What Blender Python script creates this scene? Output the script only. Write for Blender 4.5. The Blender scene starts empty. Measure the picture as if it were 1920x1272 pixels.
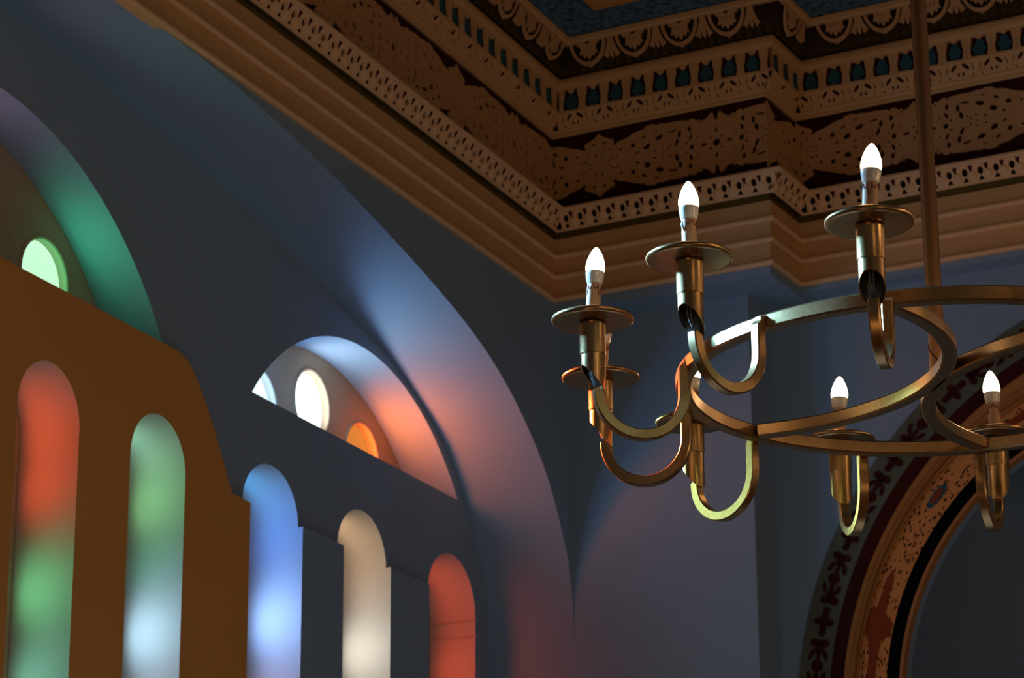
import bpy, bmesh, math, random
from mathutils import Vector, Matrix
from mathutils.geometry import tessellate_polygon
random.seed(4)
R = math.radians
ZC = 1.6                                   # eye height of the camera above the floor

# ---------------------------------------------------------------- camera, world, exposure
sc = bpy.context.scene
col = sc.collection
cam_data = bpy.data.cameras.new('camera'); cam = bpy.data.objects.new('camera', cam_data); col.objects.link(cam)
PITCH = R(18.3); ROLL = math.atan(80 / 16200.)
Fv = Vector((0, math.cos(PITCH), math.sin(PITCH))); Rv = Vector((1, 0, 0)); Uv = Rv.cross(Fv)
CR = Rv * math.cos(ROLL) - Uv * math.sin(ROLL); CU = Rv * math.sin(ROLL) + Uv * math.cos(ROLL)
M = Matrix((CR, CU, -Fv)).transposed().to_4x4(); M.translation = Vector((0, 0, ZC))
cam.matrix_world = M
cam_data.sensor_width = 36; cam_data.lens = 36 * 5358 / 1920
cam_data.clip_start = .1; cam_data.clip_end = 60
cam_data.dof.use_dof = True; cam_data.dof.focus_distance = 5.3; cam_data.dof.aperture_fstop = 16
sc.camera = cam
sc.view_settings.view_transform = 'Standard'; sc.view_settings.look = 'None'
sc.view_settings.exposure = 0.0; sc.view_settings.gamma = 1.0; sc.view_settings.use_curve_mapping = False
world = bpy.data.worlds.new('dim_hall'); sc.world = world; world.use_nodes = True
bg = world.node_tree.nodes['Background']; bg.inputs[0].default_value = (1.0, .90, .84, 1); bg.inputs[1].default_value = .054

# ---------------------------------------------------------------- plan of the room
thL = R(25.2); thR = R(-62.1)
A = Vector((math.sin(thL), math.cos(thL), 0))            # along the window wall, away from the camera
B = -Vector((math.sin(thR), math.cos(thR), 0))           # along the arch wall, to the right
Zv = Vector((0, 0, 1))
nL = A.cross(Zv); nR = Vector((B.y, -B.x, 0))
C0 = Vector((0.2260476, 9.9974448, 0))
UP = Vector((0, 0, ZC))

def frame(x, into, origin):
    m = Matrix((x, into, Zv)).transposed().to_4x4(); m.translation = origin + UP
    return m
FL = frame(A, -nL, C0)                                   # x = along wall (0 at the corner, negative nearer), y = into wall, z
FR = frame(B, -nR, C0)
def lamp_area(name, loc, target, color, power, size, spread=180, shape='DISK'):
    d = bpy.data.lights.new(name, 'AREA'); d.shape = shape; d.size = size; d.color = color; d.energy = power; d.spread = R(spread)
    o = bpy.data.objects.new(name, d); col.objects.link(o); o.location = loc
    o.rotation_euler = (target - loc).to_track_quat('-Z', 'Y').to_euler(); return o
def lamp_point(name, loc, color, power, size):
    d = bpy.data.lights.new(name, 'POINT'); d.color = color; d.energy = power; d.shadow_soft_size = size
    o = bpy.data.objects.new(name, d); col.objects.link(o); o.location = loc; return o
WARM = (1, .60, .29)
# added warm fill lamps out of view, standing in for the hall's other lamps
lamp_point('warm_fill', Vector((4.3, 3.6, 3.0)), WARM, 60, .35)
lamp_point('warm_fill', Vector((3.6, -2.5, 3.0)), WARM, 70, .4)
lamp_point('warm_fill', Vector((-.6, 1.2, .6)), WARM, 22, .4)

# added fill lamp facing up, standing in for daylight off the floor
lamp_area('bounce_fill', Vector((.25, 7.0, .35)), Vector((.0, 7.4, 3.5)), (.76, .88, 1), 12.5, 2.8, 180, 'SQUARE')

# ---------------------------------------------------------------- materials
def mat(name, color, rough=.6, metal=0., noise=.0, nscale=8., bump=0., bscale=60., emit=None, spec=.4):
    m = bpy.data.materials.new(name); m.use_nodes = True; nt = m.node_tree; b = nt.nodes['Principled BSDF']
    b.inputs['Base Color'].default_value = (*color, 1); b.inputs['Roughness'].default_value = rough; b.inputs['Metallic'].default_value = metal
    b.inputs['Specular IOR Level'].default_value = spec
    tc = nt.nodes.new('ShaderNodeTexCoord')
    if noise:
        n = nt.nodes.new('ShaderNodeTexNoise'); n.inputs['Scale'].default_value = nscale; n.inputs['Detail'].default_value = 4
        nt.links.new(tc.outputs['Object'], n.inputs['Vector'])
        r = nt.nodes.new('ShaderNodeMix'); r.data_type = 'RGBA'
        r.inputs[6].default_value = (*[c * (1 - noise) for c in color], 1); r.inputs[7].default_value = (*[min(1, c * (1 + noise)) for c in color], 1)
        nt.links.new(n.outputs['Fac'], r.inputs[0]); nt.links.new(r.outputs[2], b.inputs['Base Color'])
    if bump:
        n = nt.nodes.new('ShaderNodeTexNoise'); n.inputs['Scale'].default_value = bscale; n.inputs['Detail'].default_value = 3
        nt.links.new(tc.outputs['Object'], n.inputs['Vector'])
        bp = nt.nodes.new('ShaderNodeBump'); bp.inputs['Strength'].default_value = bump; bp.inputs['Distance'].default_value = .01
        nt.links.new(n.outputs['Fac'], bp.inputs['Height']); nt.links.new(bp.outputs[0], b.inputs['Normal'])
    if emit:
        b.inputs['Emission Color'].default_value = (*emit[0], 1); b.inputs['Emission Strength'].default_value = emit[1]
    return m
M_wall = mat('blue_grey_plaster', (.238, .35, .485), .85, noise=.05, nscale=3, bump=.12, bscale=45, spec=.2)
M_jamb = mat('white_plaster', (.55, .525, .50), .8, noise=.03, nscale=4, bump=.08, bscale=40, spec=.2)
M_ochre = mat('ochre_plaster', (.70, .33, .085), .85, noise=.06, nscale=3, bump=.1, bscale=45, spec=.2)
M_cream = mat('cornice_cream', (.66, .39, .18), .7, noise=.08, nscale=6, bump=.1, bscale=50, spec=.25)
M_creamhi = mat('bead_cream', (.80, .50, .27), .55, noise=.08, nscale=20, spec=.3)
M_fret = mat('fret_cream', (.58, .32, .15), .8, noise=.12, nscale=14, bump=.1, spec=.2)
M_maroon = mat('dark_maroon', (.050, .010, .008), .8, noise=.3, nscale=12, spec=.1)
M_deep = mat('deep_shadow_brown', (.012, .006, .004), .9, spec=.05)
M_olive = mat('olive_green', (.16, .12, .025), .8, noise=.15, nscale=10, spec=.2)
M_dark = mat('dark_brown', (.045, .026, .010), .8, noise=.3, nscale=20, spec=.1)
M_dentil = mat('dentil_brown_green', (.075, .055, .018), .8, spec=.1)
M_teal = mat('teal_blue', (.032, .105, .145), .7, noise=.25, nscale=30, spec=.1)
M_frame = mat('window_frame_grey', (.42, .33, .23), .7, noise=.06, nscale=6, spec=.25)
M_floor = mat('wood_floor', (.30, .16, .07), .5, noise=.2, nscale=6)
M_black = mat('black_gap', (.004, .004, .006), .9, spec=.05)
M_archolive = mat('arch_grey_green', (.115, .13, .10), .8, noise=.15, nscale=8, spec=.15)
M_archbrown = mat('arch_ochre', (.42, .18, .05), .6, noise=.1, nscale=10, spec=.3)
M_archred = mat('arch_red', (.24, .045, .014), .75, noise=.15, nscale=14, spec=.15)

def metal():
    m = bpy.data.materials.new('brushed_antique_gold'); m.use_nodes = True; nt = m.node_tree; b = nt.nodes['Principled BSDF']
    b.inputs['Metallic'].default_value = .92; b.inputs['Roughness'].default_value = .33
    tc = nt.nodes.new('ShaderNodeTexCoord'); mp = nt.nodes.new('ShaderNodeMapping'); mp.inputs['Scale'].default_value = (22, 22, 22)
    n = nt.nodes.new('ShaderNodeTexNoise'); n.inputs['Scale'].default_value = 6; n.inputs['Detail'].default_value = 6
    nt.links.new(tc.outputs['Object'], mp.inputs[0]); nt.links.new(mp.outputs[0], n.inputs['Vector'])
    r = nt.nodes.new('ShaderNodeValToRGB'); r.color_ramp.elements[0].color = (.37, .225, .095, 1); r.color_ramp.elements[0].position = .3
    r.color_ramp.elements[1].color = (.45, .30, .145, 1); r.color_ramp.elements[1].position = .7
    nt.links.new(n.outputs['Fac'], r.inputs[0]); nt.links.new(r.outputs[0], b.inputs['Base Color'])
    mr = nt.nodes.new('ShaderNodeMapRange'); mr.inputs[3].default_value = .27; mr.inputs[4].default_value = .34
    nt.links.new(n.outputs['Fac'], mr.inputs[0]); nt.links.new(mr.outputs[0], b.inputs['Roughness'])
    return m
M_gold = metal()
M_rod = mat('bronze_rod', (.36, .19, .09), .38, .85, noise=.08, nscale=12)
M_inner = mat('dark_inside_of_tube', (.26, .25, .25), .35, .9)
M_sleeve = mat('candle_sleeve_cream', (.50, .29, .18), .5, noise=.05, nscale=30)
M_drip = mat('wax_drip_outline', (.16, .045, .03), .5)
M_ceramic = mat('white_ceramic', (.72, .72, .74), .18, spec=.6)
M_wire = mat('grey_wire', (.22, .21, .22), .4)
M_copper = mat('copper_wire', (.18, .08, .04), .35, .8)
M_bulb = bpy.data.materials.new('lit_bulb_glass'); M_bulb.use_nodes = True
_nt = M_bulb.node_tree; _nt.nodes.clear(); _o = _nt.nodes.new('ShaderNodeOutputMaterial'); _e = _nt.nodes.new('ShaderNodeEmission')
_e.inputs[0].default_value = (1, .80, .50, 1); _e.inputs[1].default_value = 5.0; _nt.links.new(_e.outputs[0], _o.inputs[0])
def glass(name, color, strength):
    m = bpy.data.materials.new(name); m.use_nodes = True; nt = m.node_tree; nt.nodes.clear()
    o = nt.nodes.new('ShaderNodeOutputMaterial'); e = nt.nodes.new('ShaderNodeEmission'); tc = nt.nodes.new('ShaderNodeTexCoord')
    n = nt.nodes.new('ShaderNodeTexNoise'); n.inputs['Scale'].default_value = 9; n.inputs['Detail'].default_value = 3
    nt.links.new(tc.outputs['Object'], n.inputs['Vector'])
    r = nt.nodes.new('ShaderNodeMix'); r.data_type = 'RGBA'; r.inputs[6].default_value = (*[c * .88 for c in color], 1); r.inputs[7].default_value = (*color, 1)
    nt.links.new(n.outputs['Fac'], r.inputs[0]); nt.links.new(r.outputs[2], e.inputs[0]); e.inputs[1].default_value = strength
    g = nt.nodes.new('ShaderNodeBsdfGlossy'); g.inputs[1].default_value = .15; g.inputs[0].default_value = (.05, .05, .05, 1); ad = nt.nodes.new('ShaderNodeAddShader')
    nt.links.new(e.outputs[0], ad.inputs[0]); nt.links.new(g.outputs[0], ad.inputs[1]); nt.links.new(ad.outputs[0], o.inputs[0])
    return m

def ceiling_blue():
    m = bpy.data.materials.new('painted_blue_ceiling'); m.use_nodes = True; nt = m.node_tree; b = nt.nodes['Principled BSDF']
    tc = nt.nodes.new('ShaderNodeTexCoord')
    v = nt.nodes.new('ShaderNodeTexVoronoi'); v.inputs['Scale'].default_value = 34
    n = nt.nodes.new('ShaderNodeTexNoise'); n.inputs['Scale'].default_value = 38; n.inputs['Detail'].default_value = 2
    nt.links.new(tc.outputs['Object'], v.inputs['Vector']); nt.links.new(tc.outputs['Object'], n.inputs['Vector'])
    r1 = nt.nodes.new('ShaderNodeValToRGB'); e = r1.color_ramp.elements
    e[0].position = .16; e[0].color = (.022, .022, .030, 1); e[1].position = .26; e[1].color = (.075, .17, .25, 1)
    r2 = nt.nodes.new('ShaderNodeValToRGB'); e = r2.color_ramp.elements
    e[0].position = .40; e[0].color = (.35, .38, .45, 1); e[1].position = .50; e[1].color = (1, 1, 1, 1)
    mx = nt.nodes.new('ShaderNodeMix'); mx.data_type = 'RGBA'; mx.blend_type = 'MULTIPLY'; mx.inputs[0].default_value = 1
    nt.links.new(v.outputs['Distance'], r1.inputs[0]); nt.links.new(n.outputs['Fac'], r2.inputs[0])
    nt.links.new(r1.outputs[0], mx.inputs[6]); nt.links.new(r2.outputs[0], mx.inputs[7]); nt.links.new(mx.outputs[2], b.inputs['Base Color'])
    b.inputs['Roughness'].default_value = .8
    return m
M_blueceil = ceiling_blue()

def arch_pattern():
    """painted ochre band with dark leafy specks; the UV map runs along the arc (u) and across it (v), in metres"""
    m = bpy.data.materials.new('painted_ochre_scrolls'); m.use_nodes = True; nt = m.node_tree; b = nt.nodes['Principled BSDF']
    uv = nt.nodes.new('ShaderNodeUVMap'); mp = nt.nodes.new('ShaderNodeMapping'); mp.inputs['Scale'].default_value = (46, 95, 1); mp.inputs['Rotation'].default_value = (0, 0, .5)
    v = nt.nodes.new('ShaderNodeTexVoronoi'); v.inputs['Scale'].default_value = 1
    nt.links.new(uv.outputs[0], mp.inputs[0]); nt.links.new(mp.outputs[0], v.inputs['Vector'])
    r1 = nt.nodes.new('ShaderNodeValToRGB'); e = r1.color_ramp.elements
    e[0].position = .27; e[0].color = (.05, .05, .08, 1); e[1].position = .40; e[1].color = (1, 1, 1, 1)
    n = nt.nodes.new('ShaderNodeTexNoise'); n.inputs['Scale'].default_value = 22; n.inputs['Detail'].default_value = 2
    nt.links.new(uv.outputs[0], n.inputs['Vector'])
    r2 = nt.nodes.new('ShaderNodeValToRGB'); e = r2.color_ramp.elements
    e[0].position = .36; e[0].color = (0, 0, 0, 1); e[1].position = .44; e[1].color = (1, 1, 1, 1)
    nt.links.new(v.outputs['Distance'], r1.inputs[0]); nt.links.new(n.outputs['Fac'], r2.inputs[0])
    mx = nt.nodes.new('ShaderNodeMix'); mx.data_type = 'RGBA'; mx.inputs[6].default_value = (1, 1, 1, 1)
    nt.links.new(r2.outputs[0], mx.inputs[0]); nt.links.new(r1.outputs[0], mx.inputs[7])
    m2 = nt.nodes.new('ShaderNodeMix'); m2.data_type = 'RGBA'; m2.blend_type = 'MULTIPLY'; m2.inputs[0].default_value = 1
    m2.inputs[6].default_value = (.66, .27, .085, 1); nt.links.new(mx.outputs[2], m2.inputs[7]); nt.links.new(m2.outputs[2], b.inputs['Base Color'])
    b.inputs['Roughness'].default_value = .75; b.inputs['Specular IOR Level'].default_value = .15
    return m
M_archpat = arch_pattern()

# ---------------------------------------------------------------- mesh helpers
def mk(name, me, parent=None, m=None, mats=None):
    o = bpy.data.objects.new(name, me); col.objects.link(o)
    if mats:
        for q in mats:
            if q.name not in [x.name for x in me.materials if x]: me.materials.append(q)
    if parent: o.parent = parent
    if parent and m is None: o.matrix_basis = parent.matrix_basis.inverted()
    if m is not None:
        if parent: o.matrix_basis = parent.matrix_basis.inverted() @ m
        else: o.matrix_basis = m
    return o
def struct(o, label=None, kind='structure', cat=None):
    o['kind'] = kind
    if label: o['label'] = label
    if cat: o['category'] = cat
    return o
def smooth(me, ang=30):
    me.polygons.foreach_set('use_smooth', [True] * len(me.polygons)); me.set_sharp_from_angle(angle=R(ang)); me.update()
def mesh(name, verts, faces, sm=None, midx=None):
    me = bpy.data.meshes.new(name); me.from_pydata([tuple(v) for v in verts], [], faces); me.validate()
    bm = bmesh.new(); bm.from_mesh(me); bmesh.ops.recalc_face_normals(bm, faces=bm.faces); bm.to_mesh(me); bm.free()
    if midx: me.polygons.foreach_set('material_index', midx)
    if sm: smooth(me, sm)
    return me
def area2(p): return sum(p[i][0] * p[(i + 1) % len(p)][1] - p[(i + 1) % len(p)][0] * p[i][1] for i in range(len(p)))
def fill(polys):
    bm = bmesh.new(); ix = {}
    n0 = 0
    for q in polys:
        vs = [bm.verts.new((p[0], p[1], 0)) for p in q]
        for i, v in enumerate(vs): ix[v] = n0 + i
        for i in range(len(vs)): bm.edges.new((vs[i], vs[(i + 1) % len(vs)]))
        n0 += len(q)
    bmesh.ops.triangle_fill(bm, use_beauty=False, use_dissolve=False, edges=bm.edges[:], normal=(0, 0, 1))
    t = [tuple(ix[v] for v in f.verts) for f in bm.faces]
    bm.free(); return t
def slab_geo(groups, y0, y1, V, Fc, shear=0., zref=0.):
    """flat cut-out slabs: groups = [[outer, hole, hole...], ...] in (u, z); front at y0, back at y1 (y = into the wall)"""
    for polys in groups:
        polys = [list(p) for p in polys]
        if area2(polys[0]) < 0: polys[0].reverse()
        for h in polys[1:]:
            if area2(h) > 0: h.reverse()
        flat = [p for q in polys for p in q]
        tris = fill(polys)
        b0 = len(V)
        for (u, z) in flat: V.append((u, y0 - shear * (z - zref), z))
        b1 = len(V)
        for (u, z) in flat: V.append((u, y1 - shear * (z - zref), z))
        for t in tris:
            Fc.append((b0 + t[0], b0 + t[1], b0 + t[2])); Fc.append((b1 + t[2], b1 + t[1], b1 + t[0]))
        k = 0
        for q in polys:
            n = len(q)
            for i in range(n):
                j = (i + 1) % n; Fc.append((b0 + k + i, b0 + k + j, b1 + k + j, b1 + k + i))
            k += n
def slab(name, groups, y0, y1, shear=0., zref=0., sm=None):
    V = []; Fc = []; slab_geo(groups, y0, y1, V, Fc, shear, zref)
    return mesh(name, V, Fc, sm)
def ell(cx, cz, rx, rz, rot=0, n=10):
    c, s = math.cos(rot), math.sin(rot)
    return [(cx + rx * math.cos(t) * c - rz * math.sin(t) * s, cz + rx * math.cos(t) * s + rz * math.sin(t) * c) for t in [2 * math.pi * i / n for i in range(n)]]
def rect(u0, z0, u1, z1): return [(u0, z0), (u1, z0), (u1, z1), (u0, z1)]
def arch_open(c, hw, top, spring, z0, n=28):
    """tall round-headed opening (half ellipse head)"""
    pts = [(c - hw, z0), (c + hw, z0)]
    for i in range(n + 1):
        t = math.pi * i / n; pts.append((c + hw * math.cos(t), spring + (top - spring) * math.sin(t)))
    return pts
def boxgeo(V, Fc, x0, x1, y0, y1, z0, z1):
    b = len(V)
    V += [(x0, y0, z0), (x1, y0, z0), (x1, y1, z0), (x0, y1, z0), (x0, y0, z1), (x1, y0, z1), (x1, y1, z1), (x0, y1, z1)]
    Fc += [(b, b + 3, b + 2, b + 1), (b + 4, b + 5, b + 6, b + 7), (b, b + 1, b + 5, b + 4), (b + 1, b + 2, b + 6, b + 5), (b + 2, b + 3, b + 7, b + 6), (b + 3, b, b + 4, b + 7)]
def smooth_curve(pts, n=6):
    """Catmull-Rom through the traced points"""
    out = []
    P = [pts[0]] + list(pts) + [pts[-1]]
    for i in range(1, len(P) - 2):
        for k in range(n):
            t = k / n; p0, p1, p2, p3 = P[i - 1], P[i], P[i + 1], P[i + 2]
            out.append(tuple(.5 * ((2 * p1[j]) + (-p0[j] + p2[j]) * t + (2 * p0[j] - 5 * p1[j] + 4 * p2[j] - p3[j]) * t * t + (-p0[j] + 3 * p1[j] - 3 * p2[j] + p3[j]) * t ** 3) for j in range(2)))
    out.append(tuple(pts[-1])); return out

# ---------------------------------------------------------------- the window wall
AX = -3.125                                # axis of the great blind arch
arch0 = smooth_curve([(AX, 3.405), (-2.6, 3.39), (-2.26, 3.365), (-1.9, 3.32), (-1.57, 3.262), (-1.28, 3.205), (-1.02, 3.145), (-.81, 3.085), (-.62, 3.01), (-.44, 2.91), (-.27, 2.78), (-.17, 2.67), (-.095, 2.555), (-.048, 2.47), (-.020, 2.39), (-.006, 2.31), (-.001, 2.22), (.0015, 2.12)])
arch1 = smooth_curve([(AX, 3.40), (-2.69, 3.37), (-2.4, 3.343), (-2.09, 3.308), (-1.76, 3.26), (-1.5, 3.213), (-1.2, 3.155), (-.95, 3.10), (-.75, 3.04), (-.59, 2.975), (-.45, 2.905), (-.33, 2.825), (-.21, 2.70), (-.12, 2.58), (-.052, 2.47), (-.014, 2.38), (.006, 2.29), (.0150, 2.20), (.0180, 2.12)])
def resample(p, n):
    L = [0]
    for i in range(1, len(p)): L.append(L[-1] + math.dist(p[i], p[i - 1]))
    out = []; k = 0
    for i in range(n + 1):
        s = L[-1] * i / n
        while k < len(L) - 2 and L[k + 1] < s: k += 1
        t = (s - L[k]) / max(1e-9, L[k + 1] - L[k]); out.append((p[k][0] + (p[k + 1][0] - p[k][0]) * t, p[k][1] + (p[k + 1][1] - p[k][1]) * t))
    return out
NA = 120
a0 = resample(arch0, NA); a1 = resample(arch1, NA)
mir = lambda p: [(2 * AX - x, z) for x, z in p]
full0 = mir(a0)[::-1] + a0[1:]; full1 = mir(a1)[::-1] + a1[1:]         # left springing -> right springing
# spandrel wall over the arch, with its soffit
V = []; Fc = []
top = 3.80
n = len(full0)
for (x, z) in full0: V.append((x, .012, z))
for (x, z) in full1: V.append((x, .35, z))
for (x, z) in full0: V.append((x, .012, top))
for i in range(n - 1):
    Fc.append((i, i + 1, n + i + 1, n + i)); Fc.append((i, i + 1, 2 * n + i + 1, 2 * n + i))
xl, xr = full0[0][0], full0[-1][0]
b = len(V); V += [(xl, .012, full0[0][1]), (xl - .5, .012, full0[0][1]), (xl - .5, .012, top), (xl, .012, top), (xl - .5, .012, -ZC), (xl, .012, -ZC), (xl, .35, -ZC), (xl, .35, full1[0][1])]
Fc += [(b, b + 3, b + 2, b + 1), (b, b + 1, b + 4, b + 5), (b + 5, b + 6, b + 7, b)]
wl = mk('wall_left', mesh('wall_left', V, Fc, 25), None, FL, [M_wall]); struct(wl, 'blue-grey plaster window wall with a great blind arch')
wl.data.polygons.foreach_get
# window openings
tall = [(-1.5795, .1745, 2.463, 2.30), (-.970, .170, 2.460, 2.30), (-.30, .190, 2.460, 2.27),
        (-2.273, .151, 2.441, 2.285), (-2.840, .151, 2.441, 2.285)]
tall += [(2 * AX - c, h, t, s) for (c, h, t, s) in tall]
def seg_open(cx, cz, r, z0, rnd=0.0, n=40):
    a = math.asin((z0 - cz) / r); pts = []
    for i in range(n + 1):
        t = a + (math.pi - 2 * a) * i / n; pts.append((cx + r * math.cos(t), cz + r * math.sin(t)))
    if rnd:
        x, z = pts[-1]; pts[-1] = (x + .012, z - .0); pts.insert(-1, (x + .001, z + .02))
    return pts
lun = [(-.982, 2.119, .916, 2.672), (-3.15, 2.082, 1.085, 2.668), (2 * AX + .982, 2.119, .916, 2.672)]
holes = [seg_open(*l) for l in lun]
for (c, h, t, s) in tall: holes.append(arch_open(c, h + .0015, t + .0015, s, .19))
outer = [(-6.4, -ZC), (.02, -ZC), (.02, 3.5), (-6.4, 3.5)]
w1 = mk('recessed_wall', slab('recessed_wall', [[outer] + holes], .35, .53, sm=25), wl, FL, [M_wall, M_jamb])
# reveals of the openings are white plaster, the face is blue-grey
for p in w1.data.polygons:
    if abs(p.normal.y) < .5 and -6.35 < p.center.x < 0 and p.center.z < 2.55 and p.center.z > -1.5: p.material_index = 1
# piers standing slightly proud between the windows, centre panel under the middle lunette
for (u0, u1) in [(-1.407, -1.132), (-.800, -.513)]:
    for q in (0, 1):
        x0, x1 = (u0, u1) if q == 0 else (2 * AX - u1, 2 * AX - u0)
        V = []; Fc = []; boxgeo(V, Fc, x0, x1, .33, .352, -ZC, 2.303)
        me = mesh('pier', V, Fc); o = mk('pier', me, wl, FL, [M_wall, M_jamb])
        for p in me.polygons:
            if abs(p.normal.x) > .5: p.material_index = 1
sh = smooth_curve([(-2.198, 2.667), (-2.136, 2.655), (-2.085, 2.62), (-2.039, 2.572), (-1.971, 2.487), (-1.915, 2.405), (-1.851, 2.306)], 4)
half = sh + [(-1.738, 2.302), (-1.738, -ZC)]
pan = half + mir(half)[::-1]
ph = [arch_open(c, h, t, s, .2) for (c, h, t, s) in tall if abs(c - AX) < 1.0]
cp = mk('centre_panel', slab('centre_panel', [[pan] + ph], .33, .352, sm=25), wl, FL, [M_ochre, M_jamb]); cp['label'] = 'ochre plaster panel under the middle lunette'
for p in cp.data.polygons:
    if abs(p.normal.y) < .5 and p.center.z < 2.5 and abs(p.center.x - AX) < 1.1: p.material_index = 1
V = []; Fc = []; boxgeo(V, Fc, -6.5, .3, .60, .75, -ZC, 3.8)
mk('outer_wall', mesh('outer_wall', V, Fc), wl, FL, [M_dark])

# ---------------------------------------------------------------- windows: frame > glass roundels > rims
def lathe(prof, n=24, cap=False):
    V = []; Fc = []
    m = len(prof)
    for (r, z) in prof:
        for k in range(n): t = 2 * math.pi * k / n; V.append((r * math.cos(t), r * math.sin(t), z))
    for i in range(m - 1):
        for k in range(n): j = (k + 1) % n; Fc.append((i * n + k, i * n + j, (i + 1) * n + j, (i + 1) * n + k))
    if cap: Fc.append(tuple(range(n))[::-1]); Fc.append(tuple((m - 1) * n + k for k in range(n)))
    return V, Fc
def torus(r, t, n=40, k=8):
    V = []; Fc = []
    for i in range(n):
        a = 2 * math.pi * i / n
        for j in range(k):
            b_ = 2 * math.pi * j / k; q = r + t * math.cos(b_); V.append((q * math.cos(a), t * math.sin(b_), q * math.sin(a)))
    for i in range(n):
        for j in range(k): Fc.append((i * k + j, ((i + 1) % n) * k + j, ((i + 1) % n) * k + (j + 1) % k, i * k + (j + 1) % k))
    return mesh('rim', V, Fc, 40)
rim_me = {}
GL = {}
def gmat(c, s):
    k = (c, s)
    if k not in GL: GL[k] = glass('stained_glass', c, s)
    return GL[k]
wn = [0]
def window(label, opening, roundels, backing=None, lamp=None):
    """opening polygon (u, z); roundels = [(u, z, r, visible colour, strength, lamp colour, watts)]"""
    wn[0] += 1
    xs = [p[0] for p in opening]; zs = [p[1] for p in opening]
    o_ = rect(min(xs) - .04, min(zs) - .04, max(xs) + .04, max(zs) + .04)
    hs = [ell(u, z, r, r, n=36) for (u, z, r, *_r) in roundels]
    fr = mk('window_%d' % wn[0], slab('window', [[o_] + hs], .531, .575, sm=30), None, FL, [M_frame]); struct(fr, label)
    for (u, z, r, c, s, lc, w, word) in roundels:
        me = mesh('pane', *[x for x in (lambda VF: (VF[0], VF[1]))(lathe([(.001, 0), (r * .5, -.004), (r + .002, -.002), (r + .002, .006), (.001, .006)], 32))])
        m = FL @ Matrix.Translation((u, .562, z)) @ Matrix.Rotation(R(90), 4, 'X')
        p = mk('glass_pane', me, fr, m, [gmat(c, s)]); p['label'] = word + ' glass roundel'
        k = round(r, 3)
        if k not in rim_me: rim_me[k] = torus(r + .004, .007); rim_me[k].materials.append(M_frame)
        mk('pane_rim', rim_me[k], fr, FL @ Matrix.Translation((u, .532, z)))
        if w:
            loc = FL @ Vector((u, .522, z)); tg = FL @ Vector((u + LDIR[0], .522 - LDIR[1], z + LDIR[2]))
            lamp_area('daylight_through_pane', loc, tg, lc, w * LSC, 2 * r * .80, LSPREAD if word != 'orange' else 128)
            if word == 'orange': lamp_area('daylight_through_pane', loc, FL @ Vector((u + .8, .522 - .42, z + .06)), lc, .6, 2 * r * .8, 140)
            lamp_point('pane_glow', FL @ Vector((u - .02, .455, z + .03)), lc, w * (GLOW if word != 'pale green' else .05), .05)
    return fr
LDIR = (.62, .70, .10)
WHT = (1, .98, .94)
lz = LDIR
LDIR = (.42, .62, .46); LSPREAD = 150; GLOW = .26; LSC = 1.0
window('small arched lunette window with three coloured glass roundels', holes[0], [
    (-1.010, 2.847, .118, (1, .97, .92), 2.6, (.86, .94, 1), .85, 'white'),
    (-.648, 2.755, .118, (.74, .22, .035), 1.0, (1, .15, .02), 1.7, 'orange'),
    (-1.372, 2.755, .118, (.62, .86, 1), 1.7, (.28, .56, 1), 1.45, 'pale blue')])
window('wide middle lunette window with pale green roundel', holes[1], [
    (-2.611, 2.795, .117, (.55, 1, .62), 1.15, (.03, .62, .24), .55, 'pale green'),
    (-3.14, 2.93, .13, (1, .5, .55), 1.0, (.85, .38, .5), .15, 'pink'),
    (-3.69, 2.795, .117, (.6, .8, 1), 1.2, (.8, .35, .5), .5, 'blue')])
window('far lunette window beyond the middle one', holes[2], [
    (2 * AX + 1.01, 2.847, .118, (1, .97, .92), 2.0, WHT, 1.0, 'white')])
LDIR = (.72, .62, .05); LSPREAD = 112; GLOW = .05; LSC = .82
def tallwin(idx, label, rs):
    c, h, t, s = tall[idx]
    window(label, arch_open(c, h, t, s, .2), [(c, z, r, vc, st, lc, w, word) for (z, r, vc, st, lc, w, word) in rs])
tallwin(4, 'tall arched window lit red above and green below, nearest', [
    (2.30, .085, (1, .25, .1), .8, (1, .10, .028), .17, 'red'), (2.12, .085, (1, .25, .1), .8, (1, .10, .025), .17, 'red'),
    (1.83, .085, (.3, .8, .5), .5, (.18, .80, .34), .23, 'green'), (1.58, .075, (.3, .8, .7), .5, (.22, .75, .55), .18, 'teal'), (1.36, .07, (.3, .5, .9), .5, (.3, .5, .6), .18, 'blue')])
tallwin(3, 'tall arched window lit green and pale cyan in ochre panel', [
    (2.38, .05, (.3, .9, .6), .8, (.30, .8, .58), .09, 'green'), (2.22, .085, (.5, 1, .5), .8, (.26, .80, .34), .20, 'light green'), (2.02, .06, (.2, .7, .6), .7, (.10, .60, .45), .09, 'teal'),
    (1.82, .090, (.7, .95, 1), 1.2, (.42, .72, .96), .47, 'pale cyan'), (1.56, .06, (.6, .7, .8), .6, (.5, .55, .7), .3, 'grey')])
tallwin(0, 'tall arched window lit blue beside the ochre panel', [
    (2.40, .07, (.1, .4, .9), .8, (.04, .26, .60), .27, 'blue'), (2.27, .06, (.3, .4, 1), .8, (.09, .25, .92), .27, 'violet blue'), (2.15, .05, (.1, .3, .9), .7, (.03, .20, .65), .15, 'blue'),
    (2.00, .085, (.8, .9, 1), 1.2, (.25, .46, 1), .85, 'pale blue'), (1.76, .07, (.7, .7, .9), .7, (.42, .44, .8), .26, 'lavender')])
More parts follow.
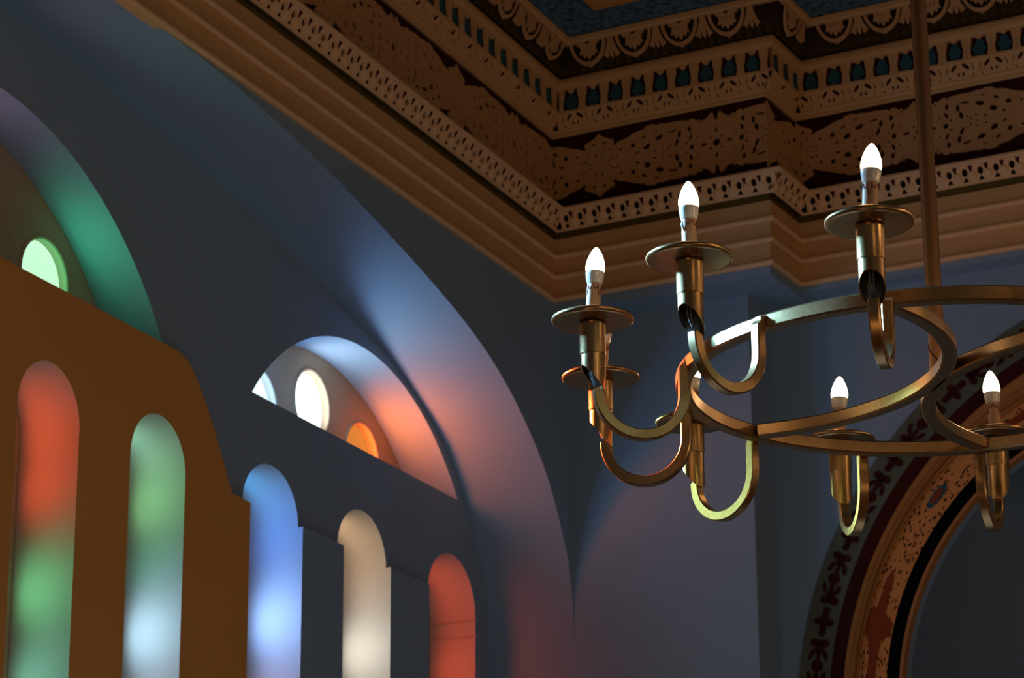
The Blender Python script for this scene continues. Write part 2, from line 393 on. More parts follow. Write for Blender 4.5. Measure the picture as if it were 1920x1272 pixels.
tallwin(1, 'tall arched window lit ivory between blue-grey piers', [
    (2.40, .065, (.9, .65, .35), .8, (1, .64, .34), .11, 'amber'), (2.24, .06, (.8, .6, .5), .8, (1, .72, .52), .11, 'tan'),
    (2.02, .090, (1, .97, .85), 1.3, (1, .97, .84), .40, 'ivory'), (1.76, .07, (.9, .8, .7), .7, (1, .85, .75), .12, 'buff')])
tallwin(2, 'tall arched window lit red, nearest the room corner', [
    (2.34, .085, (1, .15, .05), .8, (1, .085, .03), .14, 'red'), (2.08, .090, (1, .2, .08), .8, (1, .085, .03), .22, 'red'), (1.76, .07, (1, .2, .08), .6, (1, .1, .04), .25, 'red')])
for i in (9, 8, 5, 6, 7):
    tallwin(i, 'tall arched window beyond the left edge of the view, %s from the right' % {9: 'first', 8: 'second', 5: 'fifth', 6: 'fourth', 7: 'third'}[i], [(2.2, .09, (.8, .9, 1), 1.0, WHT, 0, 'white'), (1.85, .09, (1, .5, .2), 1.0, WHT, 0, 'amber')])
# two thin saddle bars in front of the red window near the corner
for z in (2.258, 2.200):
    V, Fc = lathe([(.0018, 0), (.0018, .185)], 8, True)
    m = FL @ Matrix.Translation((-.1118, .345, z)) @ Matrix.Rotation(R(-90), 4, 'X')
    o = mk('saddle_bar', mesh('saddle_bar', V, Fc, 40), wl, m, [M_jamb])

# ---------------------------------------------------------------- the arch wall on the right
V = []; Fc = []
DR = .20
boxgeo(V, Fc, -1.3, .70, 0, DR + .5, -ZC, 3.362)
wr = mk('wall_right', mesh('wall_right', V, Fc), None, FR, [M_wall]); struct(wr, 'blue-grey plaster wall with a broad flat pilaster at the corner')
oc = (2.225, 1.812); ic = (2.085, 1.866)
def arc_ring(c, r0, r1, t0=0, t1=180, n=120, zlow=None):
    """half ring with straight legs down to the floor"""
    o_ = [(c[0] + r1 * math.cos(R(t0 + (t1 - t0) * i / n)), c[1] + r1 * math.sin(R(t0 + (t1 - t0) * i / n))) for i in range(n + 1)]
    i_ = [(c[0] + r0 * math.cos(R(t0 + (t1 - t0) * i / n)), c[1] + r0 * math.sin(R(t0 + (t1 - t0) * i / n))) for i in range(n + 1)]
    return o_ + i_[::-1]
hole = [(ic[0] + 1.015 * math.cos(R(a)), ic[1] + 1.015 * math.sin(R(a))) for a in range(-24, 205, 2)]
hole = [(hole[0][0], -1.3)] + hole + [(hole[-1][0], -1.3)]
mk('recessed_wall', slab('recessed_arch_wall', [[rect(.69, -ZC, 4.2, 3.40), hole]], DR, DR + .06, sm=25), wr, FR, [M_wall])
# soffit shelf under the cornice of the pilaster and of the recessed wall
V = []; Fc = []; boxgeo(V, Fc, -.02, .70 + .155, -.155, .4, 3.362, 3.42); boxgeo(V, Fc, .6, 4.2, -.155 + .27, .6, 3.375, 3.42)
mk('cornice_soffit', mesh('cornice_soffit', V, Fc), wr, FR, [M_wall])
# the wall of the next room seen through the arch
V = []; Fc = []; boxgeo(V, Fc, -.5, 8, 1.9, 2.0, -ZC, 3.6)
wf = mk('wall_far', mesh('wall_far', V, Fc), None, FR, [M_wall]); struct(wf, 'plain blue-grey wall seen through the painted arch')

tr = mk('trim_1', slab('arch_outer_band', [[arc_ring(oc, 1.356, 1.472, -20, 205)]], DR - .006, DR + .01), None, FR, [M_archolive]); struct(tr, 'painted arch mouldings around the opening in the right wall')
mk('maroon_band', slab('maroon_band', [[arc_ring(oc, 1.300, 1.357, -20, 205)]], DR - .004, DR + .01), tr, FR, [M_maroon])
# moulding profile swept on the arch: radius from the inner centre, proud of the wall
def arc_sweep(c, prof, t0=-20, t1=205, n=150, uv=False):
    V = []; Fc = []; m = len(prof)
    for i in range(n + 1):
        t = R(t0 + (t1 - t0) * i / n)
        for (r, y, f) in prof:
            cc = (oc[0] * f + ic[0] * (1 - f), oc[1] * f + ic[1] * (1 - f)); V.append((cc[0] + r * math.cos(t), y, cc[1] + r * math.sin(t)))
    for i in range(n):
        for j in range(m - 1): Fc.append((i * m + j, (i + 1) * m + j, (i + 1) * m + j + 1, i * m + j + 1))
    me = mesh('arch_moulding', V, Fc, 50)
    if uv:
        l = me.uv_layers.new(name='UVMap')
        for p in me.polygons:
            for li in p.loop_indices:
                v = me.vertices[me.loops[li].vertex_index].co; dx, dz = v.x - c[0], v.z - c[1]
                l.data[li].uv = (math.atan2(dz, dx) * 1.06, math.hypot(dx, dz))
    return me
prof = [(0, 0), (.04, .018), (.14, .024), (.42, .013), (.58, .011), (.63, .026), (.70, .026), (.76, .008), (.86, .004), (.90, .016), (.97, .016), (1, 0)]
mk('brown_moulding', arc_sweep(ic, [(1.303 - .199 * q, DR - y, 1 - q) for q, y in prof]), tr, FR, [M_archbrown])
pb = mk('painted_band', arc_sweep(ic, [(1.106, DR - .002, 0), (1.05, DR - .002, 0), (1.004, DR - .002, 0)], uv=True), tr, FR, [M_archpat])
mk('black_ring', arc_sweep(ic, [(1.004, DR - .002, 0), (1.003, DR + .004, 0), (.952, DR + .004, 0), (.950, DR + .03, 0)]), tr, FR, [M_black])  # shallow ring in plain black between the painted band and the fillet
mk('inner_fillet', arc_sweep(ic, [(.957, DR + .05, 0), (.957, DR - .006, 0), (.945, DR - .006, 0), (.944, DR + .03, 0)]), tr, FR, [M_archbrown])
mk('arch_soffit', arc_sweep(ic, [(.944, DR + .03, 0), (.944, DR + .07, 0), (1.05, DR + .07, 0)]), tr, FR, [M_wall])
# stencilled motifs on the outer band
def stencil_geo(kind):
    g = []
    if kind == 'cross':
        for k in range(4): t = k * math.pi / 2; g.append([ell(.017 * math.cos(t), .017 * math.sin(t), .0135, .0105, t, 10)])
        g.append([ell(0, 0, .010, .010)])
    if kind == 'dot': g.append([ell(0, 0, .0105, .0105, n=14)])
    if kind == 'circle': g.append([ell(0, 0, .0175, .0175, n=18)])
    if kind == 'club':
        for (x, z) in ((-.016, -.005), (.016, -.005), (0, .014)): g.append([ell(x, z, .0125, .0115, n=12)])
        g.append([ell(0, -.002, .012, .012)])
    if kind == 'petals':
        for (x, rot) in ((-.021, .35), (0, 0), (.021, -.35)): g.append([ell(x, 0, .0062, .0165, rot, 12)])
    return slab('stencil', g, -.0025, .002)
ST = {k: stencil_geo(k) for k in ('cross', 'dot', 'circle', 'club', 'petals')}
for me in ST.values(): me.materials.append(M_maroon)
seq = [('cross', 0, 0), ('dot', 1.6, 0), ('club', 3.3, 0), ('petals', 4.75, 0), ('circle', 6.35, 0), ('petals', 7.9, 1), ('club', 9.3, 1), ('dot', 11.0, 0)]
for rep in range(-2, 9):
    for kind, dt, flip in seq:
        t = 152.0 - 12.7 * rep + dt if False else 152.0 + 12.7 * rep + dt - 25.4 * 2
        if t < 60 or t > 200: continue
        r = 1.413 if t < 160 else 1.408
        rot = R(t) + (math.pi if flip else 0)
        m = FR @ Matrix.Translation((oc[0] + r * math.cos(R(t)), DR - .007, oc[1] + r * math.sin(R(t)))) @ Matrix.Rotation(-rot, 4, 'Y') @ Matrix.Scale(1.2, 4)
        mk('stencil_' + kind, ST[kind], tr, m)
# red lozenges and long panels painted on the ochre band
def polar_poly(pts): return [(ic[0] + r * math.cos(R(t)), ic[1] + r * math.sin(R(t))) for (t, r) in pts]
def loz(t):
    g = []
    for s_ in range(14):
        a_ = 2 * math.pi * s_ / 14; g.append((t + 1.45 * math.cos(a_), 1.062 + .017 * math.sin(a_)))
    return g
mk('blue_rosette', slab('blue_rosette', [[polar_poly([(t0 + 3.0 * math.cos(2 * math.pi * k / 26) * (1 if k % 2 else .86), 1.062 + .019 * math.sin(2 * math.pi * k / 26) * (1 if k % 2 else .8)) for k in range(26)])] for t0 in (137.6, 109.5, 194)], DR - .005, DR), tr, FR, [M_teal])
mk('red_lozenge', slab('red_lozenge', [[polar_poly([(t0 + 1.9 * math.cos(2 * math.pi * k / 12), 1.062 + .011 * math.sin(2 * math.pi * k / 12)) for k in range(12)])] for t0 in (137.6, 109.5, 194)], DR - .007, DR), tr, FR, [M_archred])
rp = [(153.6, 1.066), (155.5, 1.079), (158, 1.076), (161.2, 1.079), (161.8, 1.101), (166.2, 1.101), (167, 1.086), (170, 1.075), (175, 1.078), (180, 1.064), (175, 1.050), (170, 1.045), (167, 1.040), (166, 1.012), (163.5, 1.010), (162, 1.044), (158, 1.052), (155.5, 1.052)]
mk('red_panel', slab('red_panel', [[polar_poly(rp)], [polar_poly([(275.2 - t, r) for t, r in rp])]], DR - .006, DR), tr, FR, [M_archred])

# ---------------------------------------------------------------- cornice: sweeps along the walls
DL = .165; BP = .70; DC = .27
def corner_pts(d, z):
    """plan polyline of an offset line: window wall, pilaster, return, arch wall"""
    def inter(n1, c1, n2, c2):
        det = n1.x * n2.y - n1.y * n2.x; return Vector(((c1 * n2.y - c2 * n1.y) / det, (n1.x * c2 - n2.x * c1) / det, 0))
    Lc = inter(nL, d - DL, nR, d); e = [A * -6.6 + nL * (d - DL), Lc, nR * d + B * (BP + d), nR * (d - DC) + B * (BP + d), nR * (d - DC) + B * 4.3]
    return [C0 + p + UP + Zv * z for p in e]
def sweep(name, prof, parent, m, sm=40):
    V = []; Fc = []; rows = [corner_pts(d, z) for (d, z) in prof]
    for s_ in range(4):                       # separate verts per segment keep mitres crisp
        b_ = len(V)
        for r_ in rows: V += [r_[s_], r_[s_ + 1]]
        for i in range(len(rows) - 1): Fc.append((b_ + 2 * i, b_ + 2 * i + 1, b_ + 2 * i + 3, b_ + 2 * i + 2))
    me = mesh(name, V, Fc, sm); return mk(name, me, parent, None, [m])
def fascia(zb, d, zt):
    """flat band standing on a soft rounded lower bead"""
    return [(d - .03, zb), (d + .002, zb + .0005), (d + .009, zb + .003), (d + .012, zb + .008), (d + .0115, zb + .014), (d + .007, zb + .019), (d + .001, zb + .023), (d, zb + .027), (d, zt)]
def bead_line(zb, d): return [(d + .003, zb), (d + .0102, zb + .0028), (d + .0132, zb + .008), (d + .0125, zb + .0145), (d + .008, zb + .019)]
t2 = sweep('trim_2', fascia(3.397, .160, 3.484), None, M_cream, 70); struct(t2, 'plain cream cornice of three stepped fasciae')
sweep('fascia', fascia(3.482, .164, 3.562), t2, M_cream, 70)
sweep('fascia', fascia(3.558, .170, 3.637), t2, M_cream, 70)
for zb, d in ((3.397, .160), (3.482, .164), (3.558, .170)): sweep('bead_highlight', bead_line(zb, d), t2, M_creamhi, 70)  # lighter cream strip paints the highlight along each bead
t3 = sweep('trim_3', [(.176, 3.634), (.160, 3.640), (.160, 3.668), (.18, 3.668)], None, M_olive); struct(t3, 'carved bead moulding between olive grooves')
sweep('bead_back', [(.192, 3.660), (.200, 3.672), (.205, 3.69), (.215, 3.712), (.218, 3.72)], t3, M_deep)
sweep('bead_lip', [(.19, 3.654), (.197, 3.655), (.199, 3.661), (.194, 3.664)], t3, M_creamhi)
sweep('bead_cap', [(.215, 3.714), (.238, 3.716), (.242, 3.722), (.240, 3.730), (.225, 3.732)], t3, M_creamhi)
sweep('upper_groove', [(.225, 3.731), (.180, 3.733), (.172, 3.757), (.150, 3.757)], t3, M_olive)
t4 = sweep('trim_4', [(.150, 3.75), (.150, 4.046)], None, M_maroon); struct(t4, 'maroon frieze carrying a pierced cream fretwork')
t5 = sweep('trim_5', [(.150, 4.042), (.166, 4.036), (.172, 4.040), (.172, 4.052), (.182, 4.060)], None, M_cream); struct(t5, 'cream band of small arches with blue panels')
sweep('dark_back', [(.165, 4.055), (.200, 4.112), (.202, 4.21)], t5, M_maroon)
sweep('top_moulding', [(.200, 4.203), (.221, 4.205), (.226, 4.212), (.226, 4.236), (.222, 4.244), (.19, 4.246)], t5, M_cream)
t6 = sweep('trim_6', [(.19, 4.244), (.235, 4.262), (.252, 4.285), (.262, 4.37)], None, M_dark); struct(t6, 'festoon frieze with palmettes under the blue ceiling')
sweep('top_moulding', [(.268, 4.347), (.288, 4.345), (.296, 4.352), (.298, 4.368), (.29, 4.372)], t6, M_cream)

# tiles along the segments ----------------------------------------------------------------
def segs(d):
    L_end = -d
    return [(FL, d - DL, -6.3, (corner_pts(d, 0)[1] - C0 - UP).dot(A)),
            (FR, d, (corner_pts(d, 0)[1] - C0 - UP).dot(B), BP + d),
            (frame(-nR, -B, C0), BP + d, -d, DC - d),
            (FR, d - DC, BP + d, 4.2)]
def cut(me, x0, x1):
    bm = bmesh.new(); bm.from_mesh(me)
    for x, s_ in ((x0, -1), (x1, 1)):
        if x is None: continue
        bmesh.ops.bisect_plane(bm, geom=bm.verts[:] + bm.edges[:] + bm.faces[:], plane_co=(x, 0, 0), plane_no=(s_, 0, 0), clear_outer=True)
    if not bm.faces: bm.free(); return None
    n_ = me.copy(); bm.to_mesh(n_); bm.free(); return n_
def tiles(name, me, parent, d, hw, phases, z=0, dropcut=False):
    """place copies centred at phase + k*pitch on every segment; trim the ones that cross a corner"""
    for (fr, out, u0, u1), (ph, pitch, zo) in zip(segs(d), phases):
        k0 = math.floor((u0 - ph - hw) / pitch); k1 = math.ceil((u1 - ph + hw) / pitch)
        for k in range(k0, k1 + 1):
            c = ph + k * pitch
            if c + hw <= u0 + 1e-4 or c - hw >= u1 - 1e-4: continue
            x0 = u0 - c if c - hw < u0 - 1e-4 else None; x1 = u1 - c if c + hw > u1 + 1e-4 else None
            mm = me
            if x0 is not None or x1 is not None:
                if dropcut: continue
                mm = cut(me, x0, x1)
                if mm is None: continue
            mk(name, mm, parent, fr @ Matrix.Translation((c, -out, z + zo)))

# pierced bead moulding
def bead_tile(p):
    h = p / 2; z0, z1 = 3.660, 3.716
    outer = rect(-h, z0, h, z1)
    hs = [ell(0, 3.6945, .0108, .0135, .12, 12), [(-.0115, 3.663), (.0115, 3.663), (.0025, 3.678), (-.0025, 3.678)]]
    tri = [(-h + .004 + .0, 3.711)]
    g = [[outer] + hs]
    return slab('bead_plate', g, 0, .010, shear=.55, zref=3.69)
def tri_tile():
    V = []; Fc = []; slab_geo([[[(-.0085, 3.7125), (.0085, 3.7125), (.0015, 3.690), (-.0015, 3.690)]]], -.0015, .002, V, Fc, .55, 3.69)
    return mesh('dart', V, Fc)
def egg_mesh():
    V = []; Fc = []; n = 10; m = 5
    for j in range(m + 1):
        ph = math.pi / 2 * j / m
        for i in range(n):
            t = 2 * math.pi * i / n; x = .0150 * math.cos(ph) * math.cos(t); z = .0160 * math.cos(ph) * math.sin(t); V.append((x, -.007 * math.sin(ph) - .55 * (z - .010), z + 3.680))
    for j in range(m):
        for i in range(n): Fc.append((j * n + i, j * n + (i + 1) % n, (j + 1) * n + (i + 1) % n, (j + 1) * n + i))
    return mesh('egg', V, Fc, 60)
PL, PR = .0632, .0573
bpL, bpR = bead_tile(PL), bead_tile(PR)
egg = egg_mesh(); dart = tri_tile()
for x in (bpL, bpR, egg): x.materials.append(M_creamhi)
dart.materials.append(M_maroon)
phB = [(-.2351, PL), (.0826, PR), (-.115, PR), (.9416, PR)]
dB = .214
sg = segs(dB)
for i, (ph, pt) in enumerate(phB):
    pass
def place_all(name, me, parent, d, hw, ph, shift=0, drop=False, z=0):
    tiles(name, me, parent, d, hw, [(p_ + shift * q_, q_, zo) for (p_, q_, zo) in ph], z, drop)
phb = [(a_, b_, 0.0) for (a_, b_) in phB]
# plates need one pitch per wall, so run the two plate meshes on their own walls
def tiles_on(name, me_by_seg, parent, d, hws, phases, z=0, drop=False):
    S = segs(d)
    for i in range(4):
        global segs_override
        fr, out, u0, u1 = S[i]; ph, pitch, zo = phases[i]; hw = hws[i]; me = me_by_seg[i]
        for k in range(math.floor((u0 - ph - hw) / pitch), math.ceil((u1 - ph + hw) / pitch) + 1):
            c = ph + k * pitch
            if c + hw <= u0 + 1e-4 or c - hw >= u1 - 1e-4: continue
            x0 = u0 - c if c - hw < u0 - 1e-4 else None; x1 = u1 - c if c + hw > u1 + 1e-4 else None
            mm = me
            if x0 is not None or x1 is not None:
                if drop: continue
                mm = cut(me, x0, x1)
                if mm is None: continue
            mk(name, mm, parent, fr @ Matrix.Translation((c, -out, z + zo)))
tiles_on('bead_plate', [bpL, bpR, bpR, bpR], t3, dB, [PL / 2, PR / 2, PR / 2, PR / 2], phb)
eph = [(a_ + b_ / 2, b_, 0) for (a_, b_) in phB]
tiles_on('egg', [egg] * 4, t3, dB, [.017] * 4, eph, drop=True)
tiles_on('dart', [dart] * 4, t3, dB, [.0075] * 4, [(a_ + b_ * .42, b_, 0) for (a_, b_) in phB], drop=True)

# fretwork --------------------------------------------------------------------------------
FZ = 3.899
up = [(0, .126), (.012, .112), (.028, .104), (.043, .096), (.057, .092), (.06, .079), (.048, .07), (.067, .068), (.077, .076), (.1, .082), (.122, .088), (.136, .096), (.158, .102), (.183, .106), (.19, .115), (.219, .119), (.235, .112), (.25, .115), (.276, .110), (.308, .112), (.335, .109), (.355, .107), (.362, .099), (.367, .109), (.383, .108), (.396, .096), (.404, .102), (.415, .092), (.425, .095), (.436, .101), (.447, .113), (.455, .119), (.461, .110), (.465, .090), (.4705, .086)]
# quarter holes (u, v, rx, rz, rot) above the middle line
qh = [(.022, .083, .006, .0055, 0), (.013, .038, .0025, .011, -.35), (.041, .053, .0035, .0035, 0), (.056, .020, .006, .003, .5), (.083, .003, .0035, .008, 0) if False else (.074, .019, .004, .004, .4), (.089, .046, .0055, .005, 0), (.040, .008, .003, .004, 0),
      (.137, .052, .0105, .010, .6), (.181, .075, .011, .005, .5), (.194, .036, .014, .010, .45), (.155, .019, .009, .0045, .4), (.243, .063, .016, .009, .3), (.229, .092, .011, .0028, .3), (.224, .014, .006, .003, .4),
      (.297, .076, .018, .0045, .12), (.325, .0595, .0065, .0125, -.12), (.3135, .030, .0065, .0135, -.38), (.279, .012, .0035, .0035, 0), (.291, .021, .0035, .0035, 0),
      (.365, .073, .0065, .010, 0), (.369, .040, .005, .012, -.4), (.353, .018, .0038, .0042, 0), (.395, .036, .003, .004, 0), (.449, .021, .0045, .0045, 0), (.405, .088, .0032, .004, 0), (.258, .019, .0035, .003, 0)]
mh = [(.3725, 0, .010, .0115, 0), (.4205, 0, .013, .0065, 0), (.256, 0, .004, .003, 0)]      # on the middle line
def fret_tile():
    """one full motif, cross - star - cross, mirrored about the star"""
    H = .4705
    top_ = [(u - H, v) for u, v in up] + [(H - u, v) for u, v in up[::-1][1:]]
    out = [(u, FZ + v) for u, v in top_] + [(u, FZ - v) for u, v in top_[::-1]]
    hs = []
    for sx in (-1, 1):
        for (u, v, a_, b_, r_) in qh:
            for sz in (-1, 1): hs.append(ell((H - u) * sx, FZ + sz * v, a_ * 1.22, b_ * 1.22, (r_ * -sx) * sz, 8 if a_ < .0085 else (4 if abs(u - .137) < .01 else 5)))
        for (u, v, a_, b_, r_) in mh: hs.append(ell((H - u) * sx, FZ, a_, b_, 0, 10))
    hs.append(ell(0, FZ, .0145, .0145, 0, 18))
    for sz in (-1, 1): hs.append(ell(0, FZ + sz * .049, .0055, .0115, 0, 10))
    return slab('fretwork', [[out] + hs], 0, .008)
fret = fret_tile(); fret.materials.append(M_fret)
tiles_on('fret_panel', [fret] * 4, t4, .165, [.4705] * 4, [(-1.438 + .4705 * 0, .941, 0), (.6672, .941, 0), (.32, .941, 0), (1.3405, .941, .006)])

# small pierced arches and blue panels ------------------------------------------------------
def arc_tile(p):
    h = p / 2; z0, z1 = 4.056, 4.118
    zc = 4.088
    hs = [ell(-.022, zc + .011, .0165, .0066, .7, 10), ell(.022, zc + .011, .0165, .0066, -.7, 10), ell(-.009, zc - .011, .0045, .0080, .1, 8), ell(.009, zc - .011, .0045, .0080, -.1, 8)]
    for sx in (-1, 1):
        hs.append(ell(sx * .048, zc + .006, .0022, .014, .25 * sx, 8)); hs.append(ell(sx * .044, zc - .019, .0022, .008, -.6 * sx, 8))
    return slab('arch_plate', [[rect(-h, z0, h, z1)] + hs], 0, .008, shear=.50, zref=4.088)
def win_tile(p):
    h = p / 2; z0, z1 = 4.112, 4.206
    v = [(-.027, 4.201), (-.0285, 4.175), (-.033, 4.155), (-.033, 4.135), (-.029, 4.119), (.029, 4.117), (.033, 4.135), (.033, 4.155), (.0285, 4.175), (.027, 4.201), (.015, 4.201), (.008, 4.188), (0, 4.184), (-.008, 4.188), (-.015, 4.201)]
    return slab('panel_plate', [[rect(-h, z0, h, z1), v]], 0, .008)
hexm = slab('blue_panel', [[[(0, 4.188), (.013, 4.176), (.019, 4.158), (.027, 4.152), (.019, 4.138), (.014, 4.118), (-.014, 4.118), (-.019, 4.138), (-.027, 4.152), (-.019, 4.158), (-.013, 4.176)]]], .006, .012); hexm.materials.append(M_teal)
aL, aR = arc_tile(.1325), arc_tile(.1235); wL, wR = win_tile(.0968), win_tile(.0910)
for x in (aL, aR, wL, wR): x.materials.append(M_cream)
tiles_on('arch_plate', [aL, aR, aR, aR], t5, .194, [.06625] + [.06175] * 3, [(-1.3084, .1325, 0), (.361, .1235, 0), (-.05, .1235, 0), (1.02, .1235, .004)])
tiles_on('panel_plate', [wL, wR, wR, wR], t5, .214, [.0484] + [.0455] * 3, [(-.2994, .0968, 0), (.2895, .0910, 0), (-.08, .0910, 0), (.950, .0955 - .0035, .008)])
tiles_on('blue_panel', [hexm] * 4, t5, .214, [.027] * 4, [(-.2994, .0968, 0), (.2895, .0910, 0), (-.08, .0910, 0), (.950, .092, .008)], drop=True)

# festoons and palmettes ---------------------------------------------------------------------
def swag_tile():
    g = []
    o_ = [(.0725 * math.cos(math.pi + math.pi * i / 20), 4.347 + .090 * math.sin(math.pi + math.pi * i / 20) * (1 + .06 * (i == 10))) for i in range(21)]
    i_ = [(.0610 * math.cos(math.pi + math.pi * i / 20), 4.347 + .077 * math.sin(math.pi + math.pi * i / 20)) for i in range(21)]
    g.append([o_ + i_[::-1]])
    lf = [(-.046, 4.347), (-.040, 4.330), (-.033, 4.336), (-.030, 4.318), (-.036, 4.300), (-.024, 4.302), (-.020, 4.288), (-.010, 4.296), (0, 4.278), (.010, 4.296), (.020, 4.288), (.024, 4.302), (.036, 4.300), (.030, 4.318), (.033, 4.336), (.040, 4.330), (.046, 4.347), (.012, 4.347), (.007, 4.335), (-.007, 4.335), (-.012, 4.347)]
    g.append([lf, ell(0, 4.318, .0018, .009, 0, 8), ell(-.014, 4.320, .0016, .007, .4, 8), ell(.014, 4.320, .0016, .007, -.4, 8)])
    return slab('festoon', g, 0, .008, shear=.28, zref=4.30)
def palm_tile():
    pts = [(-.010, 4.347), (-.013, 4.325), (-.022, 4.298), (-.034, 4.280), (-.024, 4.276), (-.017, 4.268), (-.012, 4.282), (-.0075, 4.298), (-.006, 4.276), (0, 4.266), (.006, 4.276), (.0075, 4.298), (.012, 4.282), (.017, 4.268), (.024, 4.276), (.034, 4.280), (.022, 4.298), (.013, 4.325), (.010, 4.347)]
    return slab('palmette', [[pts, ell(-.004, 4.335, .002, .002, 0, 6), ell(.005, 4.335, .002, .002, 0, 6)]], 0, .008, shear=.28, zref=4.30)
sw, pm = swag_tile(), palm_tile()
for x in (sw, pm): x.materials.append(M_fret)
phS = [(-.390, .199, 0), (.2132, .1855, 0), (-.16, .1855, 0), (1.0775, .1838, .014)]
tiles_on('festoon', [sw] * 4, t6, .274, [.0726] * 4, phS, drop=True)
tiles_on('palmette', [pm] * 4, t6, .276, [.034] * 4, [(a_ + b_ / 2, b_, z_) for a_, b_, z_ in phS], drop=True)
V = []; Fc = []; boxgeo(V, Fc, -.011, .011, -.004, .008, 4.248, 4.275)
blk = mesh('dentil', V, Fc); blk.materials.append(M_dentil)
tiles_on('dentil', [blk] * 4, t6, .238, [.011] * 4, [(-.1, .039, 0), (.1, .037, 0), (-.2, .037, 0), (1.0, .037, .01)], drop=True)

# ---------------------------------------------------------------- ceiling and floor
zc = 4.372
pts = corner_pts(.285, zc)
c_in = corner_pts(.48, zc)
V = [pts[0], pts[1], pts[2], pts[3], pts[4], pts[4] + nR * 14, pts[0] + nL * 12]
V2 = V + [v + Zv * .1 for v in V]
me = mesh('ceiling', V2, [tuple(range(7)), tuple(range(13, 6, -1))]); ce = mk('ceiling', me, None, None, [M_blueceil]); struct(ce, 'dark blue painted ceiling with mottled pattern')
sweep('inner_moulding', [(.480, zc - .001), (.484, zc - .014), (.50, zc - .02), (.60, zc - .02), (.62, zc - .012), (.625, zc)], ce, M_ochre)
V = []; Fc = []; 
fl = mesh('floor', [(-9, -6, 0), (9, -6, 0), (9, 13, 0), (-9, 13, 0)], [(0, 1, 2, 3)])
f_ = mk('floor', fl, None, None, [M_floor]); struct(f_, 'plain wooden floor of the hall')

# ---------------------------------------------------------------- the chandelier
CX, CY = .802, 5.129
ZP = 1.685                                  # underside of the drip plates (above the eye)
ch = bpy.data.objects.new('chandelier', None); col.objects.link(ch); ZR = 1.614; ch.location = (CX, CY, ZR + ZC)
ch['label'] = 'round brushed-gold metal chandelier with lit candle bulbs on hooked arms'; ch['category'] = 'chandelier'
bpy.context.view_layer.update()
def part(name, me, parent, loc=(0, 0, 0), rot=(0, 0, 0), mats=None):
    o = bpy.data.objects.new(name, me); col.objects.link(o); o.parent = parent; o.location = loc; o.rotation_euler = rot
    if mats:
        for q in mats:
            if q.name not in [x.name for x in me.materials if x]: me.materials.append(q)
    return o
def beam(path, w, h, bev=.0035, closed=False, endcut=None, up=None):
    """rectangular bevelled bar along a path; local z is up for flat paths, otherwise 'side' is constant"""
    sec = [(-w / 2 + bev, -h / 2), (w / 2 - bev, -h / 2), (w / 2, -h / 2 + bev), (w / 2, h / 2 - bev), (w / 2 - bev, h / 2), (-w / 2 + bev, h / 2), (-w / 2, h / 2 - bev), (-w / 2, -h / 2 + bev)]
    V = []; Fc = []; n_ = len(path); k = len(sec)
    for i, p in enumerate(path):
        p = Vector(p)
        if closed: tg = Vector(path[(i + 1) % n_]) - Vector(path[i - 1])
        else: tg = Vector(path[min(i + 1, n_ - 1)]) - Vector(path[max(i - 1, 0)])
        tg.normalize(); u_ = Vector(up); s_ = u_.cross(tg).normalized()
        for (a_, b_) in sec: V.append(p + s_ * a_ + u_ * b_)
    for i in range(n_ if closed else n_ - 1):
        j = (i + 1) % n_
        for q in range(k): Fc.append((i * k + q, i * k + (q + 1) % k, j * k + (q + 1) % k, j * k + q))
    if not closed: Fc += [tuple(range(k)), tuple((n_ - 1) * k + q for q in range(k))[::-1]]
    return V, Fc
RC = .480; BW = .028
circ = [(RC * math.cos(2 * math.pi * i / 160), RC * math.sin(2 * math.pi * i / 160), 0) for i in range(160)]
V, Fc = beam(circ, BW, BW, closed=True, up=(0, 0, 1))
part('ring', mesh('ring', V, Fc, 30), ch, mats=[M_gold])
for az in (191.5, 11.5):
    c = Vector((RC * math.cos(R(az)), RC * math.sin(R(az)), 0)); pth = []
    for i in range(61):
        t = R(az + 180 - 58.5 + 117 * i / 60); pth.append((c.x + RC * math.cos(t) * 0.984, c.y + RC * math.sin(t) * .984, 0))
    V, Fc = beam(pth, BW, BW - .001, up=(0, 0, 1))
    part('cross_arc', mesh('cross_arc', V, Fc, 30), ch, mats=[M_gold])
V, Fc = lathe([(.0155, -.002), (.0155, 2.74)], 28, True)
part('rod', mesh('rod', V, Fc, 40), ch, mats=[M_rod])
V, Fc = lathe([(.018, 2.68), (.05, 2.69), (.065, 2.72), (.066, 2.772), (.001, 2.772)], 32)
part('ceiling_cap', mesh('ceiling_cap', V, Fc, 40), ch, mats=[M_gold])
def wiremesh(pts, r, n_=7):
    V = []; Fc = []; m_ = len(pts)
    for i, p in enumerate(pts):
        p = Vector(p); tg = (Vector(pts[min(i + 1, m_ - 1)]) - Vector(pts[max(i - 1, 0)])).normalized(); u_ = Vector((0.13, .97, .2)); s_ = u_.cross(tg).normalized(); w_ = tg.cross(s_)
        for k in range(n_): t = 2 * math.pi * k / n_; V.append(p + s_ * r * math.cos(t) + w_ * r * math.sin(t))
    for i in range(m_ - 1):
        for k in range(n_): Fc.append((i * n_ + k, i * n_ + (k + 1) % n_, (i + 1) * n_ + (k + 1) % n_, (i + 1) * n_ + k))
    return mesh('wire', V, Fc, 60)
part('wire', wiremesh([(-.006 - .012 * math.cos(t * 3.2), -.0165 + .003 * math.sin(t * 6), .062 - .052 * t) if t < 1.0 else (.02 * t, -.018, .01) for t in [i / 14 for i in range(15)]], .0016), ch, mats=[M_copper])

